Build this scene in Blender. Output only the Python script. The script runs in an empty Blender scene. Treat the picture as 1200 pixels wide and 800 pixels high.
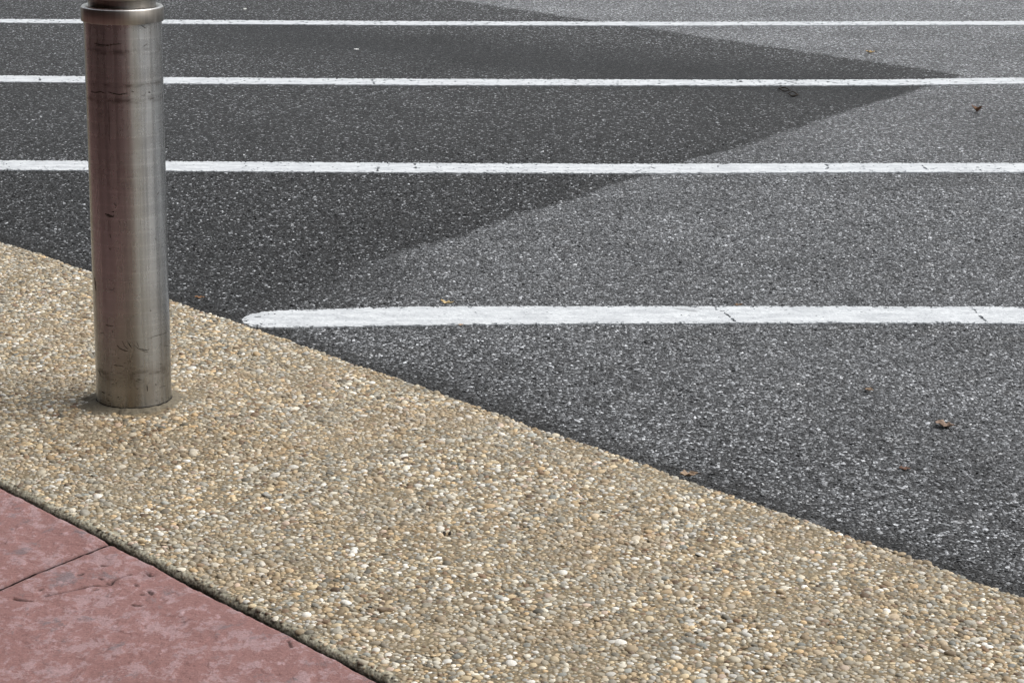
import bpy, bmesh, math, random
import numpy as np
random.seed(7); rng = np.random.default_rng(7)
R = math.radians
S = bpy.context.scene

# ------------------------------------------------------------------ camera
CH = 1.6; FPX = 2567.0; TH = math.atan(705 / FPX)
cam = bpy.data.cameras.new('camera'); cam.sensor_width = 36; cam.lens = FPX / 1200 * 36
cam.clip_end = 1000; cam.clip_start = 0.05
co = bpy.data.objects.new('camera', cam); S.collection.objects.link(co)
co.location = (0, 0, CH); co.rotation_euler = (math.pi / 2 - TH, 0, 0); S.camera = co

# ------------------------------------------------------------------ sky, sun, exposure
SUN_EL, SUN_AZ = R(56), R(85)          # azimuth measured from +Y towards +X
w = bpy.data.worlds.new('World'); S.world = w; w.use_nodes = True
nt = w.node_tree; nt.nodes.clear()
sky = nt.nodes.new('ShaderNodeTexSky'); sky.sky_type = 'NISHITA'; sky.sun_disc = False
sky.sun_elevation = SUN_EL; sky.sun_rotation = SUN_AZ; sky.air_density = 1.6; sky.dust_density = 5; sky.ozone_density = 1
hs = nt.nodes.new('ShaderNodeHueSaturation'); hs.inputs['Saturation'].default_value = 0.22
bg = nt.nodes.new('ShaderNodeBackground'); bg.inputs['Strength'].default_value = 0.125
wo = nt.nodes.new('ShaderNodeOutputWorld')
nt.links.new(sky.outputs[0], hs.inputs['Color']); nt.links.new(hs.outputs[0], bg.inputs[0]); nt.links.new(bg.outputs[0], wo.inputs[0])
sl = bpy.data.lights.new('sun', 'SUN'); sl.energy = 0.8; sl.angle = R(45); sl.color = (1, 0.97, 0.93)
so = bpy.data.objects.new('sun', sl); S.collection.objects.link(so)
so.rotation_euler = (math.pi / 2 - SUN_EL, 0, -SUN_AZ + math.pi); so.location = (5, 3, 8)
S.view_settings.view_transform = 'Standard'; S.view_settings.look = 'None'; S.view_settings.gamma = 1
S.view_settings.use_curve_mapping = False
S.view_settings.exposure = 0.3
S.render.engine = 'CYCLES'

# ------------------------------------------------------------------ helpers
def at(u, v, z=0.0):
    """ground point that the surveyed photo position (u, v) of 1200x800 stands for"""
    a = (u - 600) / FPX; b = (400 - v) / FPX
    d = (a, math.cos(TH) + b * math.sin(TH), -math.sin(TH) + b * math.cos(TH))
    t = (z - CH) / d[2]
    return np.array([d[0] * t, d[1] * t])

def tag(o, label=None, cat=None, group=None, kind=None):
    if label: o['label'] = label
    if cat: o['category'] = cat
    if group: o['group'] = group
    if kind: o['kind'] = kind
    return o

def tris(F):
    F = np.asarray(F); return np.vstack([F[:, [0, 1, 2]], F[:, [0, 2, 3]]])
def mesh_np(name, verts, faces, mat=None, parent=None, smooth=True, attr=None, mat2=None, n2=0):
    """verts (n,3); faces (m,nside)"""
    verts = np.asarray(verts, dtype=np.float32); faces = np.asarray(faces, dtype=np.int32)
    me = bpy.data.meshes.new(name)
    me.vertices.add(len(verts)); me.vertices.foreach_set('co', verts.ravel())
    me.loops.add(faces.size); me.loops.foreach_set('vertex_index', faces.ravel())
    me.polygons.add(len(faces))
    me.polygons.foreach_set('loop_start', np.arange(0, faces.size, faces.shape[1], dtype=np.int32))
    me.polygons.foreach_set('loop_total', np.full(len(faces), faces.shape[1], dtype=np.int32))
    me.polygons.foreach_set('use_smooth', np.full(len(faces), smooth, dtype=bool))
    if attr is not None:
        for k, val in attr.items():
            at_ = me.attributes.new(k, 'FLOAT', 'POINT'); at_.data.foreach_set('value', np.asarray(val, dtype=np.float32))
    if mat: me.materials.append(mat)
    if mat2:                       # the last n2 faces carry the second material
        me.materials.append(mat2); mi = np.zeros(len(faces), dtype=np.int32); mi[len(faces) - n2:] = 1
        me.polygons.foreach_set('material_index', mi)
    me.update(calc_edges=True)
    o = bpy.data.objects.new(name, me); S.collection.objects.link(o)
    if parent: o.parent = parent
    return o

def obj_bm(name, bm, mat, parent=None, smooth=True):
    me = bpy.data.meshes.new(name); bm.to_mesh(me); bm.free()
    for p in me.polygons: p.use_smooth = smooth
    me.materials.append(mat)
    o = bpy.data.objects.new(name, me); S.collection.objects.link(o)
    if parent: o.parent = parent
    return o

_lat = rng.random((256, 256))
def vnoise(x, y):
    xi = np.floor(x).astype(int); yi = np.floor(y).astype(int)
    fx = x - xi; fy = y - yi
    fx = fx * fx * fx * (fx * (6 * fx - 15) + 10); fy = fy * fy * fy * (fy * (6 * fy - 15) + 10)
    g = lambda i, j: _lat[i & 255, j & 255]
    return (g(xi, yi) * (1 - fx) + g(xi + 1, yi) * fx) * (1 - fy) + (g(xi, yi + 1) * (1 - fx) + g(xi + 1, yi + 1) * fx) * fy * 1.0
def fbm(x, y, sc, octs=5, gain=0.5):
    s = 0; a = 1; n = 0
    for k in range(octs):
        s = s + a * (vnoise(x * sc + 17.3 * k, y * sc + 5.7 * k) - 0.5); n += a; a *= gain; sc *= 2.03
    return s / n * 2

def gridfaces(nu, nv):
    i = np.arange(nu - 1)[:, None] * nv + np.arange(nv - 1)[None, :]
    i = i.ravel()
    return np.stack([i, i + nv, i + nv + 1, i + 1], 1)

# node material helper
class N:
    def __init__(s, name):
        s.m = bpy.data.materials.new(name); s.m.use_nodes = True; s.t = s.m.node_tree; s.t.nodes.clear()
        s.out = s.t.nodes.new('ShaderNodeOutputMaterial'); s.b = s.t.nodes.new('ShaderNodeBsdfPrincipled')
        s.t.links.new(s.b.outputs[0], s.out.inputs[0])
    def node(s, typ, **kw):
        n = s.t.nodes.new(typ)
        for k, v in kw.items(): setattr(n, k, v)
        return n
    def put(s, inp, v):
        if isinstance(v, bpy.types.NodeSocket): s.t.links.new(v, inp)
        elif v is not None:
            if isinstance(v, tuple) and len(v) == 3 and inp.type == 'RGBA': v = (*v, 1)
            inp.default_value = v
    def math(s, op, a, b=None, c=None, clamp=False):
        n = s.node('ShaderNodeMath', operation=op); n.use_clamp = clamp
        s.put(n.inputs[0], a)
        if b is not None: s.put(n.inputs[1], b)
        if c is not None: s.put(n.inputs[2], c)
        return n.outputs[0]
    def pos(s): return s.node('ShaderNodeNewGeometry').outputs['Position']
    def map(s, v, sc=(1, 1, 1), loc=(0, 0, 0), rot=(0, 0, 0)):
        n = s.node('ShaderNodeMapping'); s.put(n.inputs[0], v)
        n.inputs['Scale'].default_value = sc; n.inputs['Location'].default_value = loc; n.inputs['Rotation'].default_value = rot
        return n.outputs[0]
    def noise(s, v, sc, det=3, rough=0.5, dist=0.0):
        n = s.node('ShaderNodeTexNoise'); s.put(n.inputs['Vector'], v)
        n.inputs['Scale'].default_value = sc; n.inputs['Detail'].default_value = det
        n.inputs['Roughness'].default_value = rough; n.inputs['Distortion'].default_value = dist
        return n.outputs[0]
    def vor(s, v, sc, feature='F1', rnd=1.0):
        n = s.node('ShaderNodeTexVoronoi', feature=feature); s.put(n.inputs['Vector'], v)
        n.inputs['Scale'].default_value = sc; n.inputs['Randomness'].default_value = rnd
        return n
    def ss(s, x, lo, hi, a=0.0, b=1.0):
        n = s.node('ShaderNodeMapRange', interpolation_type='SMOOTHSTEP'); s.put(n.inputs[0], x)
        n.inputs[1].default_value = lo; n.inputs[2].default_value = hi; n.inputs[3].default_value = a; n.inputs[4].default_value = b
        return n.outputs[0]
    def ramp(s, x, stops, interp='LINEAR'):
        n = s.node('ShaderNodeValToRGB'); s.put(n.inputs[0], x); cr = n.color_ramp; cr.interpolation = interp
        while len(cr.elements) < len(stops): cr.elements.new(0.5)
        for e, (p, c) in zip(cr.elements, stops):
            e.position = p; e.color = (*c, 1) if isinstance(c, tuple) else (c, c, c, 1)
        return n.outputs[0]
    def mix(s, f, a, b, mode='MIX'):
        n = s.node('ShaderNodeMix', data_type='RGBA', blend_type=mode)
        s.put(n.inputs[0], f); s.put(n.inputs[6], a); s.put(n.inputs[7], b)
        return n.outputs[2]
    def bump(s, h, strength=1.0, dist=0.002, normal=None):
        n = s.node('ShaderNodeBump'); n.inputs['Strength'].default_value = strength; n.inputs['Distance'].default_value = dist
        s.put(n.inputs['Height'], h)
        if normal is not None: s.put(n.inputs['Normal'], normal)
        return n.outputs[0]
    def set(s, **kw):
        for k, v in kw.items(): s.put(s.b.inputs[k.replace('_', ' ')], v)
        return s.m
    def sep(s, v):
        n = s.node('ShaderNodeSeparateXYZ'); s.put(n.inputs[0], v); return n.outputs
    def halfplane(s, xyz, p, q):
        """signed distance to the line p->q, positive on its left"""
        d = (q - p) / np.linalg.norm(q - p); nx, ny = -d[1], d[0]
        a = s.math('MULTIPLY', xyz[0], float(nx)); b = s.math('MULTIPLY_ADD', xyz[1], float(ny), a)
        return s.math('ADD', b, float(-(nx * p[0] + ny * p[1])))

def srgb(r, g, b):
    f = lambda c: (c / 255 / 12.92) if c / 255 <= 0.04045 else ((c / 255 + 0.055) / 1.055) ** 2.4
    return (f(r), f(g), f(b))

# ------------------------------------------------------------------ layout (metres)
K0, K1 = at(0, 288), at(1200, 705)
ANG = R(-49.3)
DS = np.array([math.cos(ANG), math.sin(ANG)])          # along the strip, towards the camera side
DT = np.array([math.sin(ANG), -math.cos(ANG)])         # across the strip, asphalt -> red paving
KO = (K0 + K1) / 2                                      # origin on the kerb edge
WID = 1.165; ZS = 0.016; ZP = 0.012; GAP = 0.010
def st(p): d = np.asarray(p) - KO; return float(d @ DS), float(d @ DT)
def xy(s, t): return KO + np.outer(np.ravel(s), DS) + np.outer(np.ravel(t), DT)
def st_nodes(M):
    P = M.pos(); x = M.sep(P)
    tt = M.math('MULTIPLY_ADD', x[1], float(DT[1]), M.math('MULTIPLY', x[0], float(DT[0])))
    ss = M.math('MULTIPLY_ADD', x[1], float(DS[1]), M.math('MULTIPLY', x[0], float(DS[0])))
    return P, x, M.math('SUBTRACT', ss, float(KO @ DS)), M.math('SUBTRACT', tt, float(KO @ DT))

# ------------------------------------------------------------------ materials
def asphalt_mat(stones=False):
    M = N('asphalt_stones' if stones else 'asphalt'); P, x, s_, t_ = st_nodes(M)
    xy2 = M.map(P, (1, 1, 0))
    v1 = M.vor(xy2, 118); rnd1 = M.sep(v1.outputs['Color'])[0]
    e1 = M.vor(xy2, 118, 'DISTANCE_TO_EDGE').outputs['Distance']
    if stones: rnd1 = M.node('ShaderNodeAttribute', attribute_name='rnd').outputs['Fac']
    v2 = M.vor(xy2, 230); rnd2 = M.sep(v2.outputs['Color'])[1]
    # masks: darker newer paving wedge
    wob = M.math('MULTIPLY', M.math('SUBTRACT', M.noise(xy2, 26, 4, 0.65), 0.5), 0.07)
    wob2 = M.math('MULTIPLY', M.math('SUBTRACT', M.noise(xy2, 2.2, 2, 0.5), 0.5), 0.10)
    wob = M.math('ADD', wob, wob2)
    hA = M.halfplane(x, at(520, -1.5), at(1178, 95))
    hB = M.halfplane(x, at(470, 297), at(1095, 98))
    a = M.ss(M.math('ADD', hA, wob), -0.03, 0.03, 1, 0)      # camera side of the far edge
    # the near edge softens towards the kerb
    b1 = M.ss(M.math('ADD', hB, M.math('MULTIPLY', wob, 0.8)), -0.025, 0.025, 0, 1)
    b2 = M.ss(M.math('ADD', hB, M.math('MULTIPLY', wob, 3)), -0.5, 0.10, 0, 1)
    near = M.ss(x[1], 6.5, 7.0, 0, 1)
    b = M.math('ADD', M.math('MULTIPLY', near, b1), M.math('MULTIPLY', M.math('SUBTRACT', 1.0, near), b2))
    dark = M.math('MULTIPLY', a, b, clamp=True)
    # a strip of dark sealing inside the patch
    hC = M.halfplane(x, at(200, 30), at(700, 76))
    band = M.math('MULTIPLY', M.ss(M.math('ABSOLUTE', M.math('ADD', hC, M.math('MULTIPLY', wob2, 5.0))), 0.1, 0.9, 1, 0), M.ss(x[0], -2.6, -1.2))
    # grime along the kerb
    kd = M.math('MULTIPLY', t_, -1.0)
    kdn = M.math('ADD', kd, M.math('MULTIPLY', M.math('SUBTRACT', M.noise(xy2, 2.6, 4, 0.6), 0.5), 0.5))
    grime = M.ss(kdn, -.1, 1.0, 1, 0)
    edge = M.ss(M.math('ADD', kd, M.math('MULTIPLY', M.math('SUBTRACT', M.noise(xy2, 40, 3, 0.6), 0.5), 0.12)), 0.015, 0.14, 1, 0)  # shade of the gap at the kerb edge, painted into the colour
    big = M.noise(xy2, 1.6, 5, 0.6)
    clump = M.noise(M.map(P, (1, 0.6, 0)), 52, 3, 0.8)
    # stone tones
    tone_l = M.ramp(rnd1, [(0, .075), (.3, .12), (.58, .18), (.80, .28), (.93, .44), (1, .62)])
    tone_d = M.ramp(rnd1, [(0, .012), (.4, .024), (.7, .05), (.86, .11), (.95, .28), (1, .55)])
    tone_g = M.ramp(rnd1, [(0, .03), (.30, .06), (.54, .12), (.78, .24), (.93, .46), (1, .72)])
    base = M.mix(grime, tone_l, tone_g)
    base = M.mix(dark, base, tone_d)
    base = M.mix(M.math('MULTIPLY', M.math('MULTIPLY', band, dark), 0.75), base, (.018, .019, .02))
    base = M.mix(M.math('MULTIPLY', edge, 0.8), base, (.018, .017, .015))
    # fine second grain
    g2 = M.ramp(rnd2, [(0, .45), (.6, .9), (1, 1.7)])
    base = M.mix(0.6, base, g2, 'MULTIPLY')
    base = M.mix(.55 if stones else 0.9, base, M.ramp(clump, [(.28, .35), (.5, 1.0), (.72, 2.0)]), 'MULTIPLY')
    base = M.mix(1.0, base, M.ramp(big, [(.25, .70), (.5, 1.0), (.75, 1.26)]), 'MULTIPLY')
    base = M.mix(1, base, M.ramp(M.ss(x[1], 6.5, 15.0), [(0, 1.04), (.4, 1.3), (1, 1.75)]), 'MULTIPLY')  # grazing sheen of the far asphalt painted in, brighter with distance
    base = M.mix(.25 if stones else .9, base, M.ramp(M.noise(M.map(P, (1, .3, 0)), 62, 2, .8), [(.25, .5), (.5, 1.0), (.72, 1.6)]), 'MULTIPLY')
    # dark binder between stones
    if not stones: base = M.mix(M.ss(e1, 0.02, 0.16, 0.85, 0), base, (.014, .014, .014))
    base = M.mix(M.ss(M.noise(xy2, 9, 2), .55, .75, 0, .25), base, M.mix(1, base, (1.06, 1.0, .93), 'MULTIPLY'))
    base = M.mix(1.0, base, (.965, 1.0, 1.05), 'MULTIPLY')
    # pale worn spots
    for (u, v, r) in ((1150, 603, .035), (955, 612, .03), (712, 421, .04), (1040, 578, .02)):
        p = at(u, v); dn = M.node('ShaderNodeVectorMath', operation='DISTANCE'); M.put(dn.inputs[0], xy2); dn.inputs[1].default_value = (*p, 0)
        k = M.ss(M.math('ADD', dn.outputs['Value'], M.math('MULTIPLY', M.noise(xy2, 60, 3, .7), .05)), .02, .02 + r * 1.2, .35, 0)
        base = M.mix(k, base, (.42, .43, .45))
    h = M.math('ADD', M.math('MULTIPLY', M.ss(e1, 0, .3), 1.0), M.math('ADD', M.math('MULTIPLY', rnd1, .7), M.math('MULTIPLY', rnd2, .35)))
    h = M.math('ADD', h, M.math('MULTIPLY', clump, 1.2))
    if stones: M.set(Base_Color=base, Roughness=.65, Normal=M.bump(rnd2, 0.35, .001))
    else: M.set(Base_Color=base, Roughness=M.ss(rnd2, 0, 1, .55, .9), Normal=M.bump(h, 0.9, .0032))
    M.b.inputs['Specular IOR Level'].default_value = 0.4
    return M.m

def mortar_col(M, P, s_, t_):
    n = M.noise(P, 5, 5, .65); n2 = M.noise(P, 90, 4, .7)
    c = M.mix(n, srgb(108, 93, 70), srgb(146, 134, 110))
    c = M.mix(.5, c, M.ramp(n2, [(.2, .5), (.5, 1), (.8, 1.4)]), 'MULTIPLY')
    return c, n2

def mortar_mat():
    M = N('mortar'); P, x, s_, t_ = st_nodes(M)
    c, n2 = mortar_col(M, P, s_, t_)
    # grey weathered lip on the paving side
    lip = M.ss(M.math('ADD', t_, M.math('MULTIPLY', M.math('SUBTRACT', M.noise(P, 14, 4, .6), .5), .07)), WID - .035, WID - .012)
    lc = M.mix(M.ss(M.noise(P, 60, 4, .7), .3, .65), srgb(128, 122, 104), srgb(206, 202, 182))
    c = M.mix(lip, c, lc)
    gr = M.ss(M.math('ADD', x[2], M.math('MULTIPLY', M.noise(P, 50, 3, .6), .012)), -.008, .003, .95, 0)
    c = M.mix(gr, c, (.03, .028, .022))  # darkness of the joint gap painted onto the lower side face
    v = M.vor(M.map(P, (1, 1, 1)), 130)
    c = M.mix(M.ss(v.outputs['Distance'], .15, .4, .5, 0), c, M.ramp(M.sep(v.outputs['Color'])[0], PEB, 'CONSTANT'))
    return M.set(Base_Color=c, Roughness=.9, Normal=M.bump(M.math('ADD', n2, M.math('MULTIPLY', v.outputs['Distance'], -1.0)), .7, .003))

PEB = [(0, srgb(214, 202, 176)), (.1, srgb(196, 170, 128)), (.2, srgb(172, 160, 136)), (.28, srgb(232, 224, 204)), (.38, srgb(178, 152, 114)),
       (.46, srgb(186, 180, 164)), (.54, srgb(216, 194, 152)), (.63, srgb(146, 140, 124)), (.68, srgb(204, 182, 148)), (.77, srgb(242, 238, 228)),
       (.86, srgb(214, 180, 128)), (.91, srgb(136, 106, 76)), (.95, srgb(170, 172, 164)), (.98, srgb(216, 190, 168))]
def pebble_mat():
    M = N('pebbles'); P = M.pos()
    a = M.node('ShaderNodeAttribute', attribute_name='rnd').outputs['Fac']
    b = M.node('ShaderNodeAttribute', attribute_name='tone').outputs['Fac']
    c = M.ramp(a, PEB, 'CONSTANT')
    c = M.mix(1, c, M.ramp(b, [(0, .48), (.5, .93), (1, 1.34)]), 'MULTIPLY')
    # mortar haze and iron staining left on the stones in patches
    n = M.noise(P, 4.2, 4, .6)
    c = M.mix(M.ss(n, .44, .66, .04, .42), c, srgb(158, 150, 132))
    n3 = M.noise(M.map(P, loc=(3, 7, 0)), 3.6, 4, .6)
    c = M.mix(M.ss(n3, .5, .64, 0, .34), c, srgb(184, 156, 116))
    hsv = M.node('ShaderNodeHueSaturation'); hsv.inputs['Saturation'].default_value = .88; hsv.inputs['Value'].default_value = .90; M.put(hsv.inputs['Color'], c); c = hsv.outputs[0]
    # rusty brown run-off stain in front of the bollard foot
    dn = M.node('ShaderNodeVectorMath', operation='DISTANCE'); M.put(dn.inputs[0], M.map(P, (.7, 1, 0))); q_ = at(165, 520); dn.inputs[1].default_value = (q_[0] * .7, q_[1], 0)
    k = M.ss(M.math('ADD', dn.outputs['Value'], M.math('MULTIPLY', M.noise(P, 9, 4, .7), .3)), .16, .5, .5, 0)
    c = M.mix(k, c, M.mix(1, c, (.72, .60, .44), 'MULTIPLY'))
    n2 = M.noise(P, 160, 4, .65)
    c = M.mix(.5, c, M.ramp(n2, [(.25, .6), (.5, 1), (.75, 1.3)]), 'MULTIPLY')
    return M.set(Base_Color=c, Roughness=.62, Normal=M.bump(n2, .4, .001))

def paving_mat():
    M = N('red_concrete'); P = M.pos()
    Q = M.map(P, (1, .75, 1), rot=(0, 0, R(12)))
    big = M.noise(Q, 3.2, 3, .55, .4)
    n1 = M.noise(Q, 23, 10, .76, .2); n2 = M.noise(M.map(Q, loc=(4, 9, 0)), 16, 10, .76, .2)
    fine = M.noise(P, 220, 4, .7)
    c = M.mix(big, srgb(144, 103, 98), srgb(160, 121, 118))
    c = M.mix(M.ss(n1, .50, .57, 0, .7), c, srgb(180, 152, 154))
    c = M.mix(M.ss(n2, .55, .64, 0, .75), c, srgb(126, 114, 118))
    c = M.mix(M.ss(M.noise(M.map(Q, loc=(14, 2, 0)), 42, 6, .7), .60, .68, 0, .5), c, srgb(206, 176, 180))
    c = M.mix(M.ss(M.noise(M.map(Q, loc=(1, 22, 0)), 30, 6, .75), .63, .70, 0, .7), c, srgb(98, 64, 66))
    pit = M.node('ShaderNodeAttribute', attribute_name='pit').outputs['Fac']
    c = M.mix(pit, c, srgb(50, 26, 24))
    c = M.mix(.7, c, M.ramp(fine, [(.25, .6), (.5, 1), (.75, 1.3)]), 'MULTIPLY')
    c = M.mix(M.ss(M.noise(P, 130, 5, .8), .64, .70, 0, .6), c, srgb(90, 62, 62))
    return M.set(Base_Color=c, Roughness=.72, Normal=M.bump(M.math('ADD', n1, M.math('ADD', n2, M.math('MULTIPLY', fine, .35))), .9, .005))

def plain(name, col, rough=.8, nsc=60, amt=.4, metal=0.0):
    M = N(name); P = M.node('ShaderNodeTexCoord').outputs['Object']
    n = M.noise(P, nsc, 4, .65)
    c = M.mix(amt, col, M.ramp(n, [(.25, .45), (.5, 1), (.75, 1.5)]), 'MULTIPLY')
    return M.set(Base_Color=c, Roughness=rough, Metallic=metal, Normal=M.bump(n, .3, .002))

def paint_mat():
    M = N('white_road_paint'); P = M.pos()
    n = M.noise(M.map(P, (1, 3, 1)), 9, 6, .6); f = M.noise(P, 150, 3, .7)
    c = M.mix(M.ss(n, .35, .65), srgb(196, 200, 204), srgb(222, 226, 229))
    c = M.mix(M.ss(f, .60, .72, 0, .45), c, srgb(176, 180, 182))
    tc = at(804, 365); ms = M.math('MULTIPLY', 1.0, 1.0)
    x = M.sep(P)
    # tyre scuff
    dx = M.math('SUBTRACT', x[0], float(tc[0])); dy = M.math('SUBTRACT', x[1], float(tc[1]))
    ly = M.math('ABSOLUTE', M.math('ADD', dy, M.math('MULTIPLY', dx, .55)))
    k = M.math('MULTIPLY', M.ss(M.math('ADD', ly, M.math('MULTIPLY', f, .006)), .006, .018, .55, 0), M.ss(M.math('ABSOLUTE', dx), .02, .045, 1, 0))
    c = M.mix(k, c, srgb(120, 122, 124))
    return M.set(Base_Color=c, Roughness=.6, Normal=M.bump(M.math('ADD', n, M.math('MULTIPLY', f, .5)), .5, .002))

def steel_mat(name, rough=.27, col=(.455, .46, .462), aniso=1.0):
    M = N(name); O = M.node('ShaderNodeTexCoord').outputs['Object']
    x = M.sep(O)
    # fine turning rings; vertical reflection streaks painted into the colour
    rings = M.noise(M.map(O, (2, 2, 420)), 1.0, 4, .7)
    coarse = M.noise(M.map(O, (3, 3, 26)), 1.0, 3, .6)
    band = M.node('ShaderNodeTexWave', wave_type='BANDS', bands_direction='Z'); M.put(band.inputs[0], O)
    band.inputs['Scale'].default_value = 9.5; band.inputs['Distortion'].default_value = .25; band.inputs['Detail'].default_value = 1
    bl = M.ss(band.outputs['Fac'], .93, 1.0)
    vert = M.noise(M.map(O, (60, 60, .6)), 1.0, 3, .7)
    c = M.mix(M.math('MULTIPLY', bl, .14), col, (.86, .86, .85))
    c = M.mix(.6, c, M.ramp(vert, [(.34, .62), (.5, 1), (.66, 1.2)]), 'MULTIPLY')
    c = M.mix(.4, c, M.ramp(rings, [(.3, .8), (.5, 1), (.7, 1.1)]), 'MULTIPLY')
    # grime: speckle low down and smudged bands
    sp = M.noise(O, 150, 5, .75)
    low = M.ss(x[2], 0, .32, 1, 0)
    thr = M.math('ADD', sp, M.math('MULTIPLY', low, .07))
    c = M.mix(M.ss(thr, .67, .75, 0, .8), c, (.05, .04, .03))
    c = M.mix(M.math('MULTIPLY', M.ss(x[2], 0, .45, 1, 0), .6), c, (.27, .262, .235))  # greyer and darker towards the foot
    for zz, wd in ((.878, .011), (.765, .013), (.80, .007), (.09, .03)):
        k = M.ss(M.math('ABSOLUTE', M.math('SUBTRACT', x[2], zz)), 0, wd, 1, 0)
        k = M.math('MULTIPLY', k, M.ss(M.noise(M.map(O, (28, 28, 90)), 1.0, 4, .7), .42, .66, 0, .7))
        c = M.mix(k, c, (.06, .045, .035))
    dirt = M.noise(M.map(O, (5, 5, 3)), 1.0, 5, .65)
    c = M.mix(M.ss(dirt, .45, .68, 0, .4), c, (.24, .21, .18))
    r = M.math('ADD', M.math('MULTIPLY', M.math('ADD', coarse, vert), .12), rough - .12)
    M.set(Base_Color=c, Metallic=1.0, Roughness=r, Normal=M.bump(rings, .12, .001))
    M.b.inputs['Anisotropic'].default_value = aniso; M.b.inputs['Anisotropic Rotation'].default_value = .25
    tg = M.node('ShaderNodeTangent', direction_type='RADIAL', axis='Z'); M.put(M.b.inputs['Tangent'], tg.outputs[0])
    return M.m

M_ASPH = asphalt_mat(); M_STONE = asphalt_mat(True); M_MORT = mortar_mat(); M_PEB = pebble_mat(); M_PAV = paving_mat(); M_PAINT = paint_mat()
M_STEEL = steel_mat('brushed_steel'); M_SOIL = plain('dark_joint_soil', (.012, .010, .008), 1)

# ------------------------------------------------------------------ ground, asphalt
def quad(name, pts, z, mat, kind='structure'):
    o = mesh_np(name, [(p[0], p[1], z) for p in pts], [[0, 1, 2, 3]], mat, smooth=False)
    return tag(o, kind=kind)
quad('ground', [(-200, -200), (200, -200), (200, 200), (-200, 200)], -.09, M_SOIL)
c4 = xy([-180, 180, 180, -180], [.5, .5, -180, -180])
def dart(smin, smax, tmin, tmax, radii_counts, skip, cell=.012, pack=.8):
    """variable-radius packing on a hash grid"""
    grid = {}; out = []
    for rad, cnt in radii_counts:
        S_ = rng.uniform(smin, smax, cnt); T_ = rng.uniform(tmin, tmax, cnt); RR = rad * rng.uniform(.82, 1.2, cnt)
        ok0 = skip(S_, T_)
        for s, t, r in zip(S_[ok0].tolist(), T_[ok0].tolist(), RR[ok0].tolist()):
            gi, gj = int(s // cell), int(t // cell); ok = True
            for i in (gi - 1, gi, gi + 1):
                for j in (gj - 1, gj, gj + 1):
                    for (a, b, q) in grid.get((i, j), ()):
                        if (a - s) ** 2 + (b - t) ** 2 < ((q + r) * pack) ** 2: ok = False; break
                    if not ok: break
                if not ok: break
            if ok:
                grid.setdefault((gi, gj), []).append((s, t, r)); out.append((s, t, r))
    return np.array(out)
def inview(P_): return (P_[:, 1] > 3.0) & (np.abs(P_[:, 0]) < .28 * P_[:, 1] + .2)
def ok_road(a, b):
    P_ = np.column_stack([a, b]); t = (P_ - KO) @ DT
    return inview(P_) & (t < .004)
gr = dart(-2.9, 2.9, 3.4, 9.0, [(.0064, 40000), (.0048, 500000), (.0034, 1000000)], ok_road, cell=.0085, pack=.84)
# fewer and fewer stones stand proud towards the far end
gr = gr[rng.random(len(gr)) < np.clip((9.2 - gr[:, 1]) / 1.6, 0, 1)]
print('stones', len(gr))
VV, FF, RN = [np.array([(p[0], p[1], 0.0) for p in c4])], [np.array([[0, 1, 2], [0, 2, 3]])], [np.zeros(4)]; off = 4
for g in range(6):
    bm = bmesh.new(); bmesh.ops.create_icosphere(bm, subdivisions=1, radius=1)
    r0 = random.Random(g + 50)
    for v in bm.verts: v.co *= r0.uniform(.72, 1.2)
    bmesh.ops.delete(bm, geom=[v for v in bm.verts if v.co.z < -.3], context='VERTS')
    bmesh.ops.dissolve_limit(bm, angle_limit=R(14), verts=bm.verts[:], edges=bm.edges[:]); bmesh.ops.triangulate(bm, faces=bm.faces[:])
    bm.verts.index_update(); V = np.array([v.co[:] for v in bm.verts]); F = np.array([[v.index for v in f.verts] for f in bm.faces]); bm.free()
    q = gr[g::6]; n = len(q); ang = rng.uniform(0, 6.283, n); el = rng.uniform(.75, 1.2, n)[:, None]
    ca, sa = np.cos(ang)[:, None], np.sin(ang)[:, None]; rr = q[:, 2:3] * 1.05
    X = V[None, :, 0] * el; Y = V[None, :, 1] / el; Z = V[None, :, 2] * rng.uniform(.35, .62, (n, 1)) + X * rng.normal(0, .22, (n, 1)) + Y * rng.normal(0, .22, (n, 1))
    P_ = np.stack([(X * ca - Y * sa) * rr + q[:, :1], (X * sa + Y * ca) * rr + q[:, 1:2], Z * rr - rr * rng.uniform(-.02, .3, (n, 1))], 2)
    P_[:, :, 2] = np.minimum(P_[:, :, 2], .0038)
    VV.append(P_.reshape(-1, 3)); FF.append((F[None] + (np.arange(n) * len(V))[:, None, None] + off).reshape(-1, 3)); off += n * len(V)
    RN.append(np.repeat(rng.random(n), len(V)))
nf = sum(len(f) for f in FF) - 2
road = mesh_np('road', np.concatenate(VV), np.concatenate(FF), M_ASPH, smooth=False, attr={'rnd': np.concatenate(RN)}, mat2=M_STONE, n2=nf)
tag(road, kind='structure')

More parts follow.
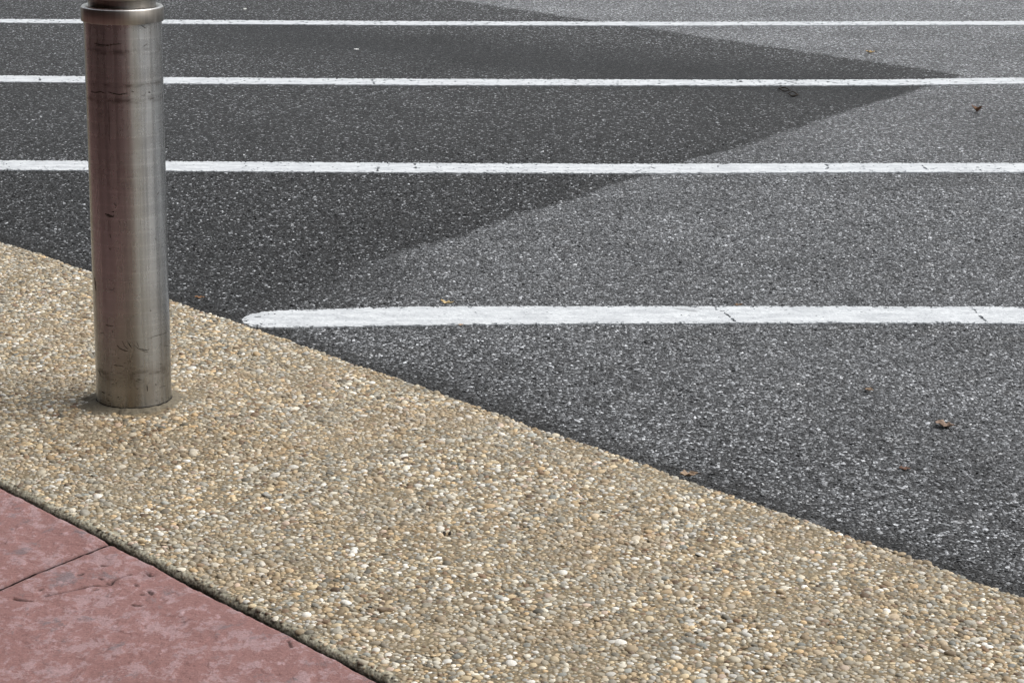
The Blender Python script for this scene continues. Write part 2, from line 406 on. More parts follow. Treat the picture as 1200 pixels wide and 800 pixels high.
# ------------------------------------------------------------------ aggregate strip (mortar bed + pebbles)
def axis(lo, f0, f1, hi, fine, coarse):
    a = np.arange(lo, f0, coarse); b = np.arange(f0, f1, fine); c = np.arange(f1, hi, coarse)
    return np.concatenate([a, b, c])
sA = axis(-30, -3.2, 2.6, 8, .006, .25)
prof = []   # (t, z)
prof += [(0.0, -.04), (0.0, -.01), (0.0, .004), (.003, .011), (.009, ZS - .001)]
prof += [(t, ZS) for t in np.arange(.02, WID - .035, .012)]
r_ = .016
for k in range(9):
    a = k / 8 * math.pi / 2
    prof.append((WID - r_ + r_ * math.sin(a), ZS - r_ + r_ * math.cos(a)))
prof += [(WID, -.03), (WID, -.085)]
prof = np.array(prof)
Sg, Tg = np.meshgrid(sA, prof[:, 0], indexing='ij'); Zg = np.broadcast_to(prof[:, 1], Sg.shape).copy()
def edge_j(s): return fbm(s, s * 0, 6, 6, .72) * .022
ej = edge_j(Sg)
ej2 = fbm(Sg, Sg * 0 + 40, 5, 6, .7) * .009
Tj = Tg + np.where(Tg < .02, ej, 0) + np.where(Tg > WID - .03, ej2, 0)
Zg = Zg + fbm(Sg, Tg, 22, 4) * .0016 + fbm(Sg, Tg, 3, 2) * .002
p = xy(Sg, Tj)
strip_V = np.column_stack([p, Zg.ravel()]); strip_F = tris(gridfaces(*Sg.shape)[:, ::-1])

BC = at(158, 479.5, ZS + .006); BR = .092
BC = BC + (BC / np.linalg.norm(BC)) * BR
bs, bt = st(BC)
def ok_peb(s, t):
    d = np.hypot(s - bs, t - bt); a = np.arctan2(t - bt, s - bs)
    k = d > BR + .026 + .016 * np.sin(a * 2.0 + 1) + .008 * np.sin(a * 5)
    # bare cement where the wash left the stones covered
    k &= ~((fbm(s, t, 9, 4, .65) > .24) & (rng.random(len(s)) < .35))
    k &= t > edge_j(s) + .005
    k &= ~((t > WID - .035) & (rng.random(len(s)) < .45))
    return k & inview(xy(s, t))
pk = dart(-3.2, 2.6, .004, WID - .012, [(.0108, 500), (.0090, 5000), (.0070, 36000), (.0053, 160000), (.0038, 420000)], ok_peb, cell=.0135, pack=.78)
print('pebbles', len(pk))
# pebble templates: irregular flattened domes
def templ(seed):
    bm = bmesh.new(); bmesh.ops.create_icosphere(bm, subdivisions=2, radius=1)
    r = random.Random(seed)
    dirs = [(r.gauss(0, 1), r.gauss(0, 1), r.gauss(0, 1), r.uniform(-.16, .2)) for _ in range(7)]
    for v in bm.verts:
        k = 1
        for (a, b, c, amp) in dirs:
            l = math.sqrt(a * a + b * b + c * c); dd = (v.co.x * a + v.co.y * b + v.co.z * c) / l
            k += amp * max(0, dd) ** 3
        v.co *= k
    bmesh.ops.delete(bm, geom=[v for v in bm.verts if v.co.z < -.45], context='VERTS')
    bm.verts.index_update()
    V = np.array([v.co[:] for v in bm.verts]); F = np.array([[v.index for v in f.verts] for f in bm.faces]); bm.free()
    return V, F
vs, fs, rn, tn = [], [], [], []; off = 0
groups = np.arange(len(pk)) % 8
for g in range(8):
    V, F = templ(g + 3); q = pk[groups == g]; n = len(q)
    ang = rng.uniform(0, 2 * math.pi, n); el = rng.uniform(.72, 1.12, n); fl = rng.uniform(.38, .66, n)
    tilt = rng.normal(0, .13, (n, 2))
    X = V[None, :, 0] * el[:, None] * 1.12; Y = V[None, :, 1] / el[:, None] * .92; Z = V[None, :, 2] * fl[:, None]
    Z = Z + X * tilt[:, :1] + Y * tilt[:, 1:]
    ca, sa = np.cos(ang)[:, None], np.sin(ang)[:, None]
    x_ = (X * ca - Y * sa) * q[:, 2:3]; y_ = (X * sa + Y * ca) * q[:, 2:3]; z_ = Z * q[:, 2:3]
    base = KO + q[:, :1] * DS + q[:, 1:2] * DT
    lip = np.clip((q[:, 1] - (WID - .016)) / .016, 0, .98)
    zc = ZS + fbm(q[:, 0], q[:, 1], 3, 2) * .002 - q[:, 2] * (rng.uniform(.03, .28, n) + np.clip(fbm(q[:, 0] + 7, q[:, 1], 9, 3), -.2, .3) * .28) - .016 * (1 - np.sqrt(1 - lip ** 2))
    P_ = np.stack([x_ + base[:, :1], y_ + base[:, 1:], z_ + zc[:, None]], 2).reshape(-1, 3)
    vs.append(P_); fs.append((F[None] + (np.arange(n) * len(V))[:, None, None] + off).reshape(-1, 3)); off += n * len(V)
    rn.append(np.repeat(rng.random(n), len(V))); tn.append(np.repeat(rng.random(n), len(V)))
z0_ = np.zeros(len(strip_V)); vs = np.concatenate(vs); fs = np.concatenate(fs)
strip = mesh_np('aggregate_pavement', np.vstack([strip_V, vs]), np.vstack([strip_F, fs + len(strip_V)]), M_MORT,
                attr={'rnd': np.concatenate([z0_] + rn), 'tone': np.concatenate([z0_] + tn)}, mat2=M_PEB, n2=len(fs))
tag(strip, kind='structure')

# ------------------------------------------------------------------ red stamped paving
J0, J1 = at(0, 697), at(131, 641)
(js0, jt0), (js1, jt1) = st(J0), st(J1)
def sj(t): return js1 + (t - jt1) * (js0 - js1) / (jt0 - jt1)
CRK = [[(16, 701), (25, 703), (37, 704)], [(52, 698), (62, 696.5), (80, 694), (96, 690), (108, 688), (120, 687), (128, 686), (133, 681), (142, 677), (152, 674)]]
CRK2 = [[(118, 662), (123, 663)], [(108, 693), (114, 692)], [(158, 686), (160, 688)], [(172, 695), (178, 694)], [(174, 692), (178, 697)], [(156, 708), (165, 709)], [(172, 671), (178, 674)], [(116, 679), (119, 680)], [(130, 683), (125, 684)],
        [(46, 692), (49, 691)], [(338, 751), (341, 758)], [(92, 675), (96, 674)], [(165, 697), (167, 697)]]
def segdist(px, py, a, b):
    d = b - a; L = (d @ d); k = np.clip(((px - a[0]) * d[0] + (py - a[1]) * d[1]) / L, 0, 1)
    return np.hypot(px - a[0] - k * d[0], py - a[1] - k * d[1])
def slab(name, side):
    t0 = WID + GAP
    T_ = np.concatenate([[t0 + .001], np.arange(t0 + .003, t0 + 1.0, .0028), np.arange(t0 + 1.0, t0 + 4.2, .2)])
    A_ = np.concatenate([[.0], np.arange(.002, 1.5, .0028), np.arange(1.5, 12, .2)])
    Ag, Tg = np.meshgrid(A_, T_, indexing='ij')
    gapj = .0028
    Sg = sj(Tg) + side * (Ag + gapj) + fbm(Tg, Tg * 0 + side, 60, 3) * .0012 * (Ag < .01)
    Tj = Tg + fbm(Sg, Sg * 0 + 9, 7, 5, .6) * .004 * np.exp(-(Tg - t0) / .01)
    P_ = xy(Sg, Tj); px, py = P_[:, 0], P_[:, 1]
    z = ZP + fbm(px, py, 5, 6, .6) * .0045 + np.abs(fbm(px, py, 16, 5, .65)) * .0040
    z = z - np.round(.5 + fbm(px + 3, py, 6, 4, .6) * 1.3) * .0013
    # rounded arrises
    da = Ag.ravel(); dt = (Tg - t0).ravel()
    z -= .004 * np.exp(-da / .0035) + .005 * np.exp(-dt / .005)
    pit = np.clip(1.0 * np.exp(-da / .004), 0, 1) * .6
    for cr, dep, wd in [(c, .006, .0032) for c in CRK] + [(c, .004, .0030) for c in CRK2]:
        q = [at(u, v, ZP) for u, v in cr]; dd = np.full(len(px), 9.0)
        for a, b in zip(q[:-1], q[1:]): dd = np.minimum(dd, segdist(px, py, a, b))
        dd = dd + fbm(px, py, 130, 3) * .0018
        e = np.exp(-(np.maximum(dd, 0) / wd) ** 2); z -= dep * e; pit = np.maximum(pit, e * .95)
    # dimples worn into the stamp
    for u, v, r in ((126, 684, .014), (172, 673, .016), (122, 663, .01)):
        q = at(u, v, ZP); dd = np.hypot(px - q[0], py - q[1]); e = np.exp(-(dd / r) ** 2); z -= .004 * e; pit = np.maximum(pit, e * .3)
    V = np.column_stack([P_, z]); F = gridfaces(*Ag.shape)
    if side > 0: F = F[:, ::-1]
    # skirts on the two visible edges
    nu, nv = Ag.shape; idx = np.arange(nu * nv).reshape(nu, nv)
    def skirt(row, V, F, flip):
        low = V[row].copy(); low[:, 2] = -.085; o = len(V); V = np.vstack([V, low]); m = len(row)
        i = np.arange(m - 1); f = np.stack([row[:-1], row[1:], o + i + 1, o + i], 1)
        return V, np.vstack([F, f[:, ::-1] if flip else f])
    V, F = skirt(idx[:, 0], V, F, side > 0); V, F = skirt(idx[0, :], V, F, side < 0)
    pit = np.concatenate([pit, np.ones(len(V) - len(pit))])
    o = mesh_np(name, V, F, M_PAV, attr={'pit': pit}); tag(o, kind='structure'); return o
slab('pavement', -1); slab('pavement', 1)
# mortar left in the saw joint
tt = np.arange(WID + GAP + .02, WID + 2, .01); q = []
for t in tt:
    h = -.004 + .008 * float(vnoise(np.array([t * 30]), np.array([3.0]))[0])
    for d in (-.0055, .0055): q.append((*xy([sj(t) + d], [t])[0], h))
jm = mesh_np('joint_mortar', q, [[2 * i, 2 * i + 1, 2 * i + 3, 2 * i + 2] for i in range(len(tt) - 1)], plain('joint_mortar', (.09, .035, .03), 1)); tag(jm, kind='structure')

# ------------------------------------------------------------------ painted lines
def painted_line(ctrl, step, label, left_s, length, chips, cracks=()):
    """ctrl: (u, v_top, v_bottom) along the visible part; solid 3 mm thick film with ragged edges"""
    tops = np.array([at(u, a) for u, a, b in ctrl]); bots = np.array([at(u, b) for u, a, b in ctrl])
    cx = (tops[:, 0] + bots[:, 0]) / 2; cy = (tops[:, 1] + bots[:, 1]) / 2; hw = (tops[:, 1] - bots[:, 1]) / 2
    x0 = cx[0] if left_s is None else left_s; x1 = x0 + length
    vis0, vis1 = at(-60, ctrl[0][1])[0], at(1260, ctrl[0][1])[0]
    X = []; x = x0
    while x < x1:
        X.append(x); x += step if vis0 - .1 < x < vis1 + .1 else .02
    X = np.array(X)
    C = np.interp(X, cx, cy); Wd = np.interp(X, cx, hw)
    n = int(2.3 * Wd.max() / step) + 3; v = np.linspace(-1.15, 1.15, n)
    Xg, Vg = np.meshgrid(X, v, indexing='ij'); Yg = C[:, None] + Vg * Wd[:, None]
    ed = (Wd[:, None] * (1 - np.abs(Vg)))
    # rounded first end
    e0 = Xg - x0; rr = Wd[:, None] * .95
    de = np.where(e0 < rr, rr - np.hypot(rr - e0, Vg * Wd[:, None]), ed)
    ed = np.minimum(ed, de)
    rag = fbm(Xg, Yg, 70, 4, .7) * .007 + fbm(Xg, Yg, 9, 2) * .003
    keep = (ed + rag) > 0
    hole = fbm(Xg + 5, Yg, 55, 5, .8); wear = fbm(Xg, Yg + 30, 2.2, 3) * .12 + .34 * np.exp(-np.maximum(e0, 0) / .07)
    keep &= ~((hole + wear) > chips)
    keep &= ~((fbm(Xg + 9, Yg, 90, 3, .8) > .42) & (ed < .016))
    for cr in cracks:
        q = [at(u, vv) for u, vv in cr]
        for a, b in zip(q[:-1], q[1:]):
            keep &= ~(segdist(Xg, Yg, a, b) + fbm(Xg, Yg, 60, 2) * .006 < .0011)
    keep &= e0 >= 0
    F = gridfaces(*Xg.shape); K = keep[:-1, :-1] & keep[1:, :-1] & keep[1:, 1:] & keep[:-1, 1:]
    F = F[K.ravel()]
    Z = .0050 + fbm(Xg, Yg, 75, 3) * .0014
    V = np.column_stack([Xg.ravel(), Yg.ravel(), Z.ravel()])
    # side walls along every open edge
    E = np.concatenate([F[:, [0, 1]], F[:, [1, 2]], F[:, [2, 3]], F[:, [3, 0]]]); key = np.sort(E, 1)
    kk = key[:, 0].astype(np.int64) * len(V) + key[:, 1]; u_, inv, cnt = np.unique(kk, return_inverse=True, return_counts=True)
    B = E[cnt[inv] == 1]
    V2 = V.copy(); V2[:, 2] = -.001
    F2 = np.column_stack([B[:, 1], B[:, 0], B[:, 0] + len(V), B[:, 1] + len(V)])
    used, inv = np.unique(np.concatenate([F.ravel(), F2.ravel()]), return_inverse=True)
    VV = np.vstack([V, V2])[used]; FF = inv.reshape(-1, 4)
    if True:
        o = mesh_np('parking_line', VV, FF, M_PAINT, smooth=False)
    tag(o, label, 'painted line', 'white parking lines painted across the asphalt'); return o
painted_line([(282, 366.5, 386.5), (300, 366, 386), (360, 364.5, 385), (430, 362, 384), (520, 360.5, 382.5), (700, 360.5, 381), (900, 360.3, 380.3), (1200, 361.3, 380.6), (1900, 362, 381)],
             .0026, 'nearest and widest white line, its rounded end touching the pebble strip', None, 5.2, .60,
             [[(838, 360), (839, 365)], [(846, 366), (853, 371), (863, 380)], [(1141, 364), (1148, 372), (1158, 381)]])
K3 = at(-262, 197)[0]; K2 = at(-545, 97)[0]; K1_ = at(-745, 28)[0]
painted_line([(-300, 188, 199), (0, 189.2, 200.3), (200, 190.3, 201.8), (500, 192.3, 203.8), (700, 193.3, 204.5), (800, 193.2, 204.3), (1000, 192.4, 203.4), (1200, 192.4, 203.4), (1900, 192, 203)],
             .0034, 'second nearest white line, meeting the tip of the dark patch edge', K3 + .06, 5.8, .50,
             [[(286, 192), (288, 196)], [(444, 193), (442, 202)], [(486, 193), (487, 199)], [(968, 194), (971, 197), (967, 201)], [(1080, 195), (1086, 200)], [(1144, 196), (1150, 202)], [(765, 194), (745, 203)], [(757, 195), (767, 199)]])
painted_line([(-600, 87, 93.5), (0, 89.6, 97), (200, 91.7, 99.2), (500, 93.6, 101), (850, 94.6, 101.6), (1040, 94.4, 101.2), (1110, 93.2, 100.3), (1200, 92.2, 99.2), (1900, 91, 98)],
             .0048, 'third white line, running behind the sharp right tip of the dark patch', K2 + .06, 9.0, .46,
             [[(46, 92), (47, 96)], [(304, 93), (303, 98)], [(435, 94), (439, 100)], [(920, 96), (929, 98)]])
painted_line([(-800, 20.5, 25), (0, 23.3, 27.9), (200, 24.2, 29), (500, 26, 30.8), (800, 26.7, 31.3), (1200, 25.7, 30.3), (1900, 25, 29.5)],
             .0065, 'farthest and thinnest white line near the top edge', K1_ + .06, 12, .46)

# ------------------------------------------------------------------ bollard
AX = math.atan2(BC[0], BC[1])
BTILT = R(0.9)
bol = bpy.data.objects.new('bollard', None); S.collection.objects.link(bol)
bol.location = (BC[0], BC[1], ZS); bol.rotation_euler = (0, BTILT, 0)
tag(bol, 'round brushed stainless steel bollard standing in the pebble strip', 'bollard')
def lathe(name, prof, mat, parent, seg=128, cap=True):
    n = len(prof); V = []; F = []
    for k in range(seg):
        a = 2 * math.pi * k / seg
        for (r, z) in prof: V.append((r * math.cos(a), r * math.sin(a), z))
    V = np.array(V)
    for k in range(seg):
        k2 = (k + 1) % seg
        for i in range(n - 1): F.append((k * n + i, k2 * n + i, k2 * n + i + 1, k * n + i + 1))
    o = mesh_np(name, V, F, mat, parent); return o
ZR = .9425
lathe('tube', [(BR, -.05)] + [(BR, z) for z in np.linspace(0, ZR, 24)], M_STEEL, bol)
RR = BR * 1.06
M_RING = steel_mat('polished_steel_ring', .34, (.33, .31, .285)); M_LIP = steel_mat('polished_lip', .3, (.9, .9, .89), 0.0)
lathe('collar_ring', [(BR - .001, ZR - .0005), (RR - .0015, ZR), (RR, ZR + .0015), (RR, ZR + .031), (RR - .0012, ZR + .033)], M_RING, bol)
lathe('ring_lip', [(RR - .0014, ZR + .033), (RR - .004, ZR + .036), (RR - .012, ZR + .037), (BR * .86, ZR + .0355)], M_LIP, bol)
lathe('cap', [(BR * .865, ZR + .035), (BR * .865, ZR + .055), (RR - .002, ZR + .056), (RR, ZR + .058), (RR, ZR + .085)] +
      [(RR * math.cos(a), ZR + .085 + .03 * math.sin(a)) for a in np.linspace(.05, math.pi / 2, 12)], M_RING, bol)
# mortar collar round the foot
seg = 160; V = []; F = []
rads = np.linspace(0, 1, 14)
for k in range(seg):
    a = 2 * math.pi * k / seg
    Rm = BR + .040 + .024 * math.sin((a + ANG) * 2.0 + 1) * 0 + .010 * math.sin(a * 2 + .6) + .008 * math.sin(a * 5 + 1) + .006 * math.sin(a * 11) + .006 * math.sin(a * 23 + 2) + random.uniform(-.003, .003)
    for f in rads:
        r = BR - .001 + (Rm - BR) * f
        x_, y_ = r * math.cos(a), r * math.sin(a)
        V.append((x_, y_, .0065 * (1 - f) ** 1.5 + .0035 - .0075 * f ** 3 + .0012 * float(fbm(np.array([x_]), np.array([y_]), 60, 3)[0])))
n = len(rads)
for k in range(seg):
    k2 = (k + 1) % seg
    for i in range(n - 1): F.append((k * n + i, k2 * n + i, k2 * n + i + 1, k * n + i + 1))
mesh_np('mortar_collar', V, np.array(F)[:, ::-1], plain('grey_mortar', srgb(116, 108, 92), .9, 110, 1.0), bol)
# dark dirt joint between tube and mortar, scratches and scuffs
def cyl_uv(u, v):
    """angle round the tube and height for a surveyed photo position"""
    a = (u - 600) / FPX; b = (400 - v) / FPX
    d = np.array([a, math.cos(TH) + b * math.sin(TH), -math.sin(TH) + b * math.cos(TH)]); o = np.array([0, 0, CH])
    z = .5
    for _ in range(4):
        c = np.array([BC[0] + math.sin(BTILT) * z, BC[1]])
        A = d[0] ** 2 + d[1] ** 2; B = -2 * (d[0] * c[0] + d[1] * c[1]); C_ = c @ c - BR ** 2
        disc = max(B * B - 4 * A * C_, 0); t = (-B - math.sqrt(disc)) / (2 * A); P_ = d * t; z = CH + P_[2] - ZS
    return math.atan2(P_[1] - c[1], P_[0] - c[0]), z
def ribbons(name, strokes, mat):
    for pts, w_ in strokes:
        V = []; F = []
        q = [cyl_uv(u, v) for u, v in pts]; fine = []
        for (a0, z0), (a1, z1) in zip(q[:-1], q[1:]):
            m = max(3, int(np.hypot((a1 - a0) * BR, z1 - z0) / .0015))
            for k in range(m): f = k / m; fine.append((a0 + (a1 - a0) * f, z0 + (z1 - z0) * f))
        fine.append(q[-1]); L = len(fine)
        for i, (a, z) in enumerate(fine):
            a1, z1 = fine[min(i + 1, L - 1)]; a0, z0 = fine[max(i - 1, 0)]
            dx, dz = (a1 - a0) * BR, z1 - z0; l = math.hypot(dx, dz) + 1e-9
            h = w_ / 2 * (math.sin(math.pi * (i + .4) / (L - .2)) ** .5) * (.6 + .7 * random.random()); o = len(V)
            for s_ in (-1, 1):
                aa = a - s_ * dz / l * h / BR; zz = z + s_ * dx / l * h
                V.append(((BR + .0004) * math.cos(aa), (BR + .0004) * math.sin(aa), zz))
            if i: F.append((o - 2, o - 1, o + 1, o))
        mesh_np(name, V, F, mat, bol)
M_SC = plain('dark_scuff', (.035, .026, .018), .9)
strokes = [([(137, 404), (140, 408), (147, 411), (151, 411.5)], .0022), ([(143, 399), (146, 405), (150, 409)], .0014), ([(149, 399), (152, 405), (155, 408)], .0012),
           ([(151, 402), (154, 407)], .0012), ([(157, 404), (162, 408), (173, 410), (175, 408)], .0018), ([(160, 400), (163, 407)], .0012), ([(163, 409), (170, 411.5), (174, 412)], .0014),
           ([(124, 381), (129, 382), (133, 382.5)], .0022), ([(123, 251), (127, 252), (132, 254), (134, 252)], .0036), ([(131, 248), (134, 248.5)], .0026), ([(134, 239), (136, 241.5)], .0022),
           ([(124, 253), (130, 254.5), (134, 254)], .0022), ([(133, 428), (140, 428.5), (145, 429)], .0024), ([(160, 444), (166, 444.5)], .002), ([(159, 446), (163, 447)], .0014),
           ([(115.6, 434), (118, 440)], .0022), ([(110.6, 326), (111.4, 331), (111.8, 337), (112.4, 341)], .004), ([(127, 339), (132, 340), (134, 337)], .0014),
           ([(170, 396), (176, 396), (182, 393), (190, 391), (197, 388)], .0012), ([(192, 404), (198, 405)], .0014), ([(172, 450), (173, 458)], .0022), ([(119, 459), (123, 461)], .0022),
           ([(110, 51), (118, 53), (126, 53.5), (135, 52), (143, 51)], .003), ([(112, 54), (122, 55)], .0016), ([(165, 29), (168, 31), (171, 33)], .0016), ([(168, 54), (173, 51)], .0014),
           ([(106, 108), (112, 109), (118, 108), (124, 110)], .0022), ([(126, 108), (134, 110), (140, 111), (150, 109)], .003), ([(154, 107), (157, 107.5)], .0018),
           ([(165, 111), (169, 111.5), (171, 108)], .0012), ([(174, 107.5), (176, 108)], .003), ([(177, 110), (178, 110)], .0022), ([(129, 275), (129.5, 279)], .0012), ([(128.5, 291), (129.5, 293)], .0018),
           ([(127, 120), (128, 140), (128, 160), (129, 170)], .0012), ([(176, 363), (177, 364)], .0018), ([(182, 279), (183, 280)], .0018), ([(184, 228), (186, 225)], .0014)]
for _ in range(46):
    u = random.uniform(117, 200); v = 475 - abs(random.gauss(0, 34)); l = random.uniform(.6, 4)
    strokes.append(([(u, v), (u + l * .5, v + random.uniform(-.6, .6)), (min(u + l, 201), v + random.uniform(-1, 1))], random.uniform(.0006, .0015)))
ribbons('scuff_mark', strokes, M_SC)
lathe('foot_joint', [(BR + .0005, .011), (BR + .0022, .0085), (BR + .004, .0045)], M_SOIL, bol)

# ------------------------------------------------------------------ litter: leaves, twigs, chips
def leaf(u, v, L, Wd, rot, col, label, z0=.003, curl=.35, fold=.35, stalk=True, cat='leaf', group='dry leaves lying on the asphalt', seed=0):
    r = random.Random(seed); q = at(u, v); nu, nv = 22, 11; V = []; th_ = .0006
    for lay in (1, 0):
        for i in range(nu):
            f = i / (nu - 1); wv = Wd / 2 * (math.sin(math.pi * f ** .8) ** .8) * (1 + .14 * math.sin(f * 21 + seed)); 
            for j in range(nv):
                g = j / (nv - 1) * 2 - 1; x_ = (f - .5) * L; y_ = g * wv + .06 * L * math.sin(f * 5 + seed)
                z_ = z0 + lay * th_ + curl * L * .35 * (2 * f - 1) ** 2 + fold * abs(g) * wv + .05 * L * math.sin(f * 13 + g * 4 + seed) * abs(g)
                V.append((x_, y_, z_))
    F = []
    for lay in (0, 1):
        for i in range(nu - 1):
            for j in range(nv - 1):
                a = lay * nu * nv + i * nv + j; f = (a, a + nv, a + nv + 1, a + 1); F.append(f if lay == 0 else f[::-1])
    for i in range(nu - 1):
        for j in (0, nv - 1):
            a = i * nv + j; b = a + nu * nv; f = (a, b, b + nv, a + nv); F.append(f if j == 0 else f[::-1])
    M = plain('dry_leaf', col, .75, 160, .7)
    if stalk:
        root = bpy.data.objects.new('dry_leaf', None); S.collection.objects.link(root); o = mesh_np('blade', V, F, M, root)
        bm = bmesh.new(); pts = [(L * .5 - .001, .06 * L * math.sin(5 + seed), z0 + curl * L * .34), (L * .6, .01 * L, z0 + curl * L * .25), (L * .74, .05 * L, z0 + .001)]
        prev = None
        for p_, rr in zip(pts, (.0011, .0009, .0007)):
            ring = [bm.verts.new((p_[0], p_[1] + rr * math.cos(a), p_[2] + rr * math.sin(a))) for a in np.arange(6) * math.pi / 3]
            if prev: [bm.faces.new((prev[k], prev[(k + 1) % 6], ring[(k + 1) % 6], ring[k])) for k in range(6)]
            prev = ring
        obj_bm('stalk', bm, plain('leaf_stalk', (.05, .03, .02), .9), root)
    else:
        root = mesh_np('dry_leaf', V, F, M)
    root.location = (q[0], q[1], 0); root.rotation_euler = (0, 0, rot)
    tag(root, label, cat, group); return root
BRN = srgb(150, 108, 78); TAN = srgb(196, 172, 130); PNK = srgb(190, 140, 116)
leaf(1107, 501, .050, .030, R(-28), srgb(150, 128, 112), 'largest brown dry leaf, lying alone on asphalt right of the nearest line', curl=.5, fold=.5, seed=1)
leaf(234, 350, .030, .016, R(2), srgb(150, 112, 80), 'small brown leaf on dark asphalt just right of the bollard', curl=.3, seed=2)
leaf(524, 358.5, .042, .018, R(-22), srgb(206, 184, 140), 'pale tan curled leaf on the upper edge of the nearest line', z0=.007, curl=.6, fold=.6, seed=3)
leaf(540, 383, .014, .012, R(20), srgb(206, 172, 140), 'tiny tan leaf scrap at the lower edge of the nearest line', z0=.005, stalk=False, seed=4)
leaf(865, 360, .026, .014, R(10), srgb(130, 104, 78), 'thin brown leaf on the nearest line beside its crack', z0=.006, stalk=False, seed=5)
leaf(807, 564, .042, .026, R(14), srgb(164, 142, 120), 'light brown leaf lying on the edge between asphalt and pebble strip', z0=.012, curl=.55, fold=.6, seed=6)
leaf(1018, 459, .022, .022, R(60), srgb(158, 136, 116), 'small light brown leaf above the largest leaf, left of it', stalk=False, seed=7, curl=.8)
leaf(1060, 550, .026, .018, R(-10), srgb(112, 82, 66), 'dull dark brown leaf flat on asphalt below the largest leaf', stalk=False, seed=8, curl=.1, fold=.1)
leaf(1020, 62.5, .048, .036, R(0), srgb(190, 160, 110), 'tan leaf on pale asphalt between the two farthest lines', curl=.5, seed=9)
leaf(1145, 132, .036, .06, R(40), srgb(120, 88, 64), 'upright brown leaf between the second and third lines, far right', curl=1.1, fold=.9, seed=10)

def tube(name, pts, rad, mat, parent=None, closed=False):
    bm = bmesh.new(); n = len(pts); rings = []
    for i, p_ in enumerate(pts):
        a = np.array(pts[(i + 1) % n if closed else min(i + 1, n - 1)]) - np.array(pts[i - 1 if closed else max(i - 1, 0)]); a = a / np.linalg.norm(a)
        s_ = np.cross(a, (0, 0, 1)); s_ /= np.linalg.norm(s_) + 1e-9; t_ = np.cross(s_, a)
        rr = rad * (1 if closed else (.5 + .6 * math.sin(math.pi * (i + .3) / n))) 
        rings.append([bm.verts.new(tuple(np.array(p_) + rr * (math.cos(k) * s_ + math.sin(k) * t_))) for k in np.arange(7) * 2 * math.pi / 7])
    for i in range(n if closed else n - 1):
        A, B = rings[i], rings[(i + 1) % n]
        for k in range(7): bm.faces.new((A[k], A[(k + 1) % 7], B[(k + 1) % 7], B[k]))
    if not closed: bm.faces.new(rings[0][::-1]); bm.faces.new(rings[-1])
    return obj_bm(name, bm, mat, parent)
M_TW = plain('dark_twig', (.03, .022, .016), .9)
def loop(cu, cv, ru, rv, tiltuv, a0, a1, n=26):
    out = []
    for k in range(n):
        a = a0 + (a1 - a0) * k / (n - 1); du = ru * math.cos(a); dv = rv * math.sin(a)
        q = at(cu + du, cv + dv + du * tiltuv); out.append((q[0], q[1], .007 + .003 * math.sin(a * 3)))
    return out
tag(tube('curled_twig', loop(919.5, 106.6, 6.8, 1.4, .16, .5, 6.5), .0032, M_TW), 'dark looped twig touching the third line, upper left of its pair', 'twig', 'dark curled twigs below the third line')
tag(tube('curled_twig', loop(929, 112, 6, 1.8, .10, -2.4, 3.3), .0032, M_TW), 'dark bent twig lying lower right beside the looped twig', 'twig', 'dark curled twigs below the third line')

def chip(u, v, L, Wd, rot, col, label, name, cat, z=.006, th=.004, group=None):
    q = at(u, v); bm = bmesh.new(); r = random.Random(int(u))
    n = 11; top = []; bot = []
    for k in range(n):
        a = 2 * math.pi * k / n; rr = 1 + r.uniform(-.22, .22)
        top.append(bm.verts.new((L / 2 * math.cos(a) * rr * .9, Wd / 2 * math.sin(a) * rr * .9, th + r.uniform(-.1, .2) * th)))
        bot.append(bm.verts.new((L / 2 * math.cos(a) * rr, Wd / 2 * math.sin(a) * rr, 0)))
    c = bm.verts.new((0, 0, th * 1.15))
    for k in range(n):
        k2 = (k + 1) % n; bm.faces.new((top[k], top[k2], c)); bm.faces.new((bot[k], bot[k2], top[k2], top[k]))
    bm.faces.new(bot[::-1])
    o = obj_bm(name, bm, plain(name, col, .7, 100, .3), smooth=False); o.location = (q[0], q[1], z); o.rotation_euler.z = rot
    return tag(o, label, cat, group)
chip(417, 58.6, .028, .03, R(10), (.7, .7, .7), 'small white chip on dark asphalt, nearer than the farthest line', 'white_chip', 'chip', .002, group='white chips on the dark asphalt')
chip(287, 11.3, .022, .06, R(0), (.6, .6, .58), 'tiny white chip on asphalt beyond the farthest line', 'white_chip', 'chip', .002, group='white chips on the dark asphalt')
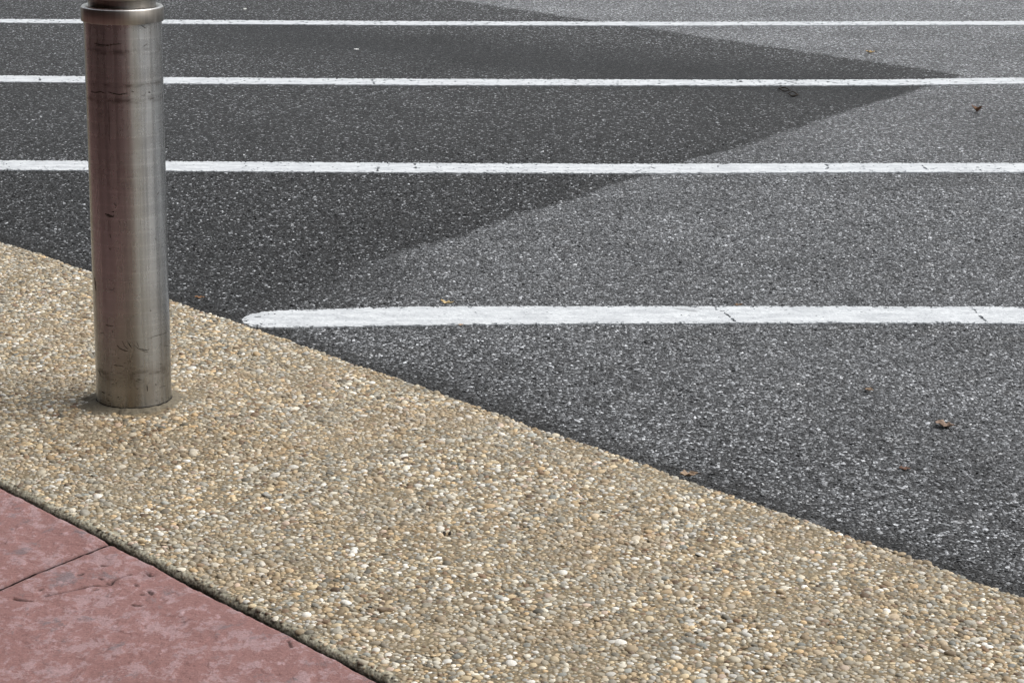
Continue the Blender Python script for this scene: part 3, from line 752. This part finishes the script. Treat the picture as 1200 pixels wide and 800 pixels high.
# dried seed pod and husk on the pebbles
q = at(524, 627, ZS); pod = bpy.data.objects.new('seed_pod', None); S.collection.objects.link(pod); pod.location = (q[0], q[1], ZS + .004)
tag(pod, 'tiny dark split seed pod on the middle of the pebble strip', 'seed pod')
for k in (-1, 1):
    bm = bmesh.new(); bmesh.ops.create_uvsphere(bm, u_segments=14, v_segments=9, radius=.0042)
    for v in bm.verts: v.co.x *= .75; v.co.y *= 1.5; v.co.z *= .8; v.co.x += k * (.0055 + 40 * v.co.y ** 2); v.co.z += .0015 * (v.co.y / .004)
    obj_bm('pod_half', bm, M_TW, pod)
leafp = [(-.004, .004, .003), (-.001, .009, .006), (.003, .012, .005)]
tube('stalk', leafp, .0008, plain('pod_stalk', PNK, .8), pod)
q = at(452, 716, ZS); bm = bmesh.new(); n = 20
prev = None
for i in range(n):
    f = i / (n - 1); rr = .0034 * math.sin(math.pi * (f * .92 + .05)) ** .5 + .0008; ring = []
    for k in range(9):
        a = R(-10) + R(200) * k / 8; ring.append(bm.verts.new(((f - .5) * .032, rr * math.cos(a) * 1.3, rr * math.sin(a) * 1.1 + .001 * math.sin(f * 9))))
    if prev: [bm.faces.new((prev[k], prev[k + 1], ring[k + 1], ring[k])) for k in range(8)]
    prev = ring
bmesh.ops.solidify(bm, geom=bm.faces[:], thickness=.0009)
hk = obj_bm('bark_husk', bm, plain('bark_husk', srgb(196, 178, 158), .8)); hk.location = (q[0], q[1], ZS + .0035); hk.rotation_euler = (R(35), 0, R(-6))
tag(hk, 'curled hollow bark husk on pebble strip near the red paving', 'bark husk')

# ------------------------------------------------------------------ building behind the camera, mirrored dark in the steel
t_w = WID + 3.9
bd = bpy.data.objects.new('brown_building', None); S.collection.objects.link(bd)
s_end = 15.3
base = xy([s_end], [t_w])[0]; bd.location = (*base, 0); bd.rotation_euler.z = ANG
tag(bd, 'dark brown building front mirrored in the left half of the bollard', 'building')
def box(name, x0, x1, y0, y1, z0, z1, mat, parent):
    V = [(x, y, z) for x in (x0, x1) for y in (y0, y1) for z in (z0, z1)]
    F = [(0, 1, 3, 2), (4, 6, 7, 5), (0, 4, 5, 1), (2, 3, 7, 6), (0, 2, 6, 4), (1, 5, 7, 3)]
    return mesh_np(name, V, F, mat, parent, smooth=False)
M_W = plain('brown_stucco', (.05, .034, .028), .85, 30, .3)
box('wall', -32, 0, -3, 0, -.09, 4.6, M_W, bd)
box('plinth', -32, .02, 0.001, .05, -.09, .45, plain('plinth_stone', (.12, .10, .09), .8, 30), bd)
box('added_canopy', -32, 0, .003, 3.35, 2.6, 2.85, M_W, bd)  # unseen roof, added to shade the paving and darken the steel's left reflection
box('cornice', -32.1, .1, -3.1, .18, 4.6, 4.85, plain('cornice', (.2, .17, .14), .8, 30), bd)
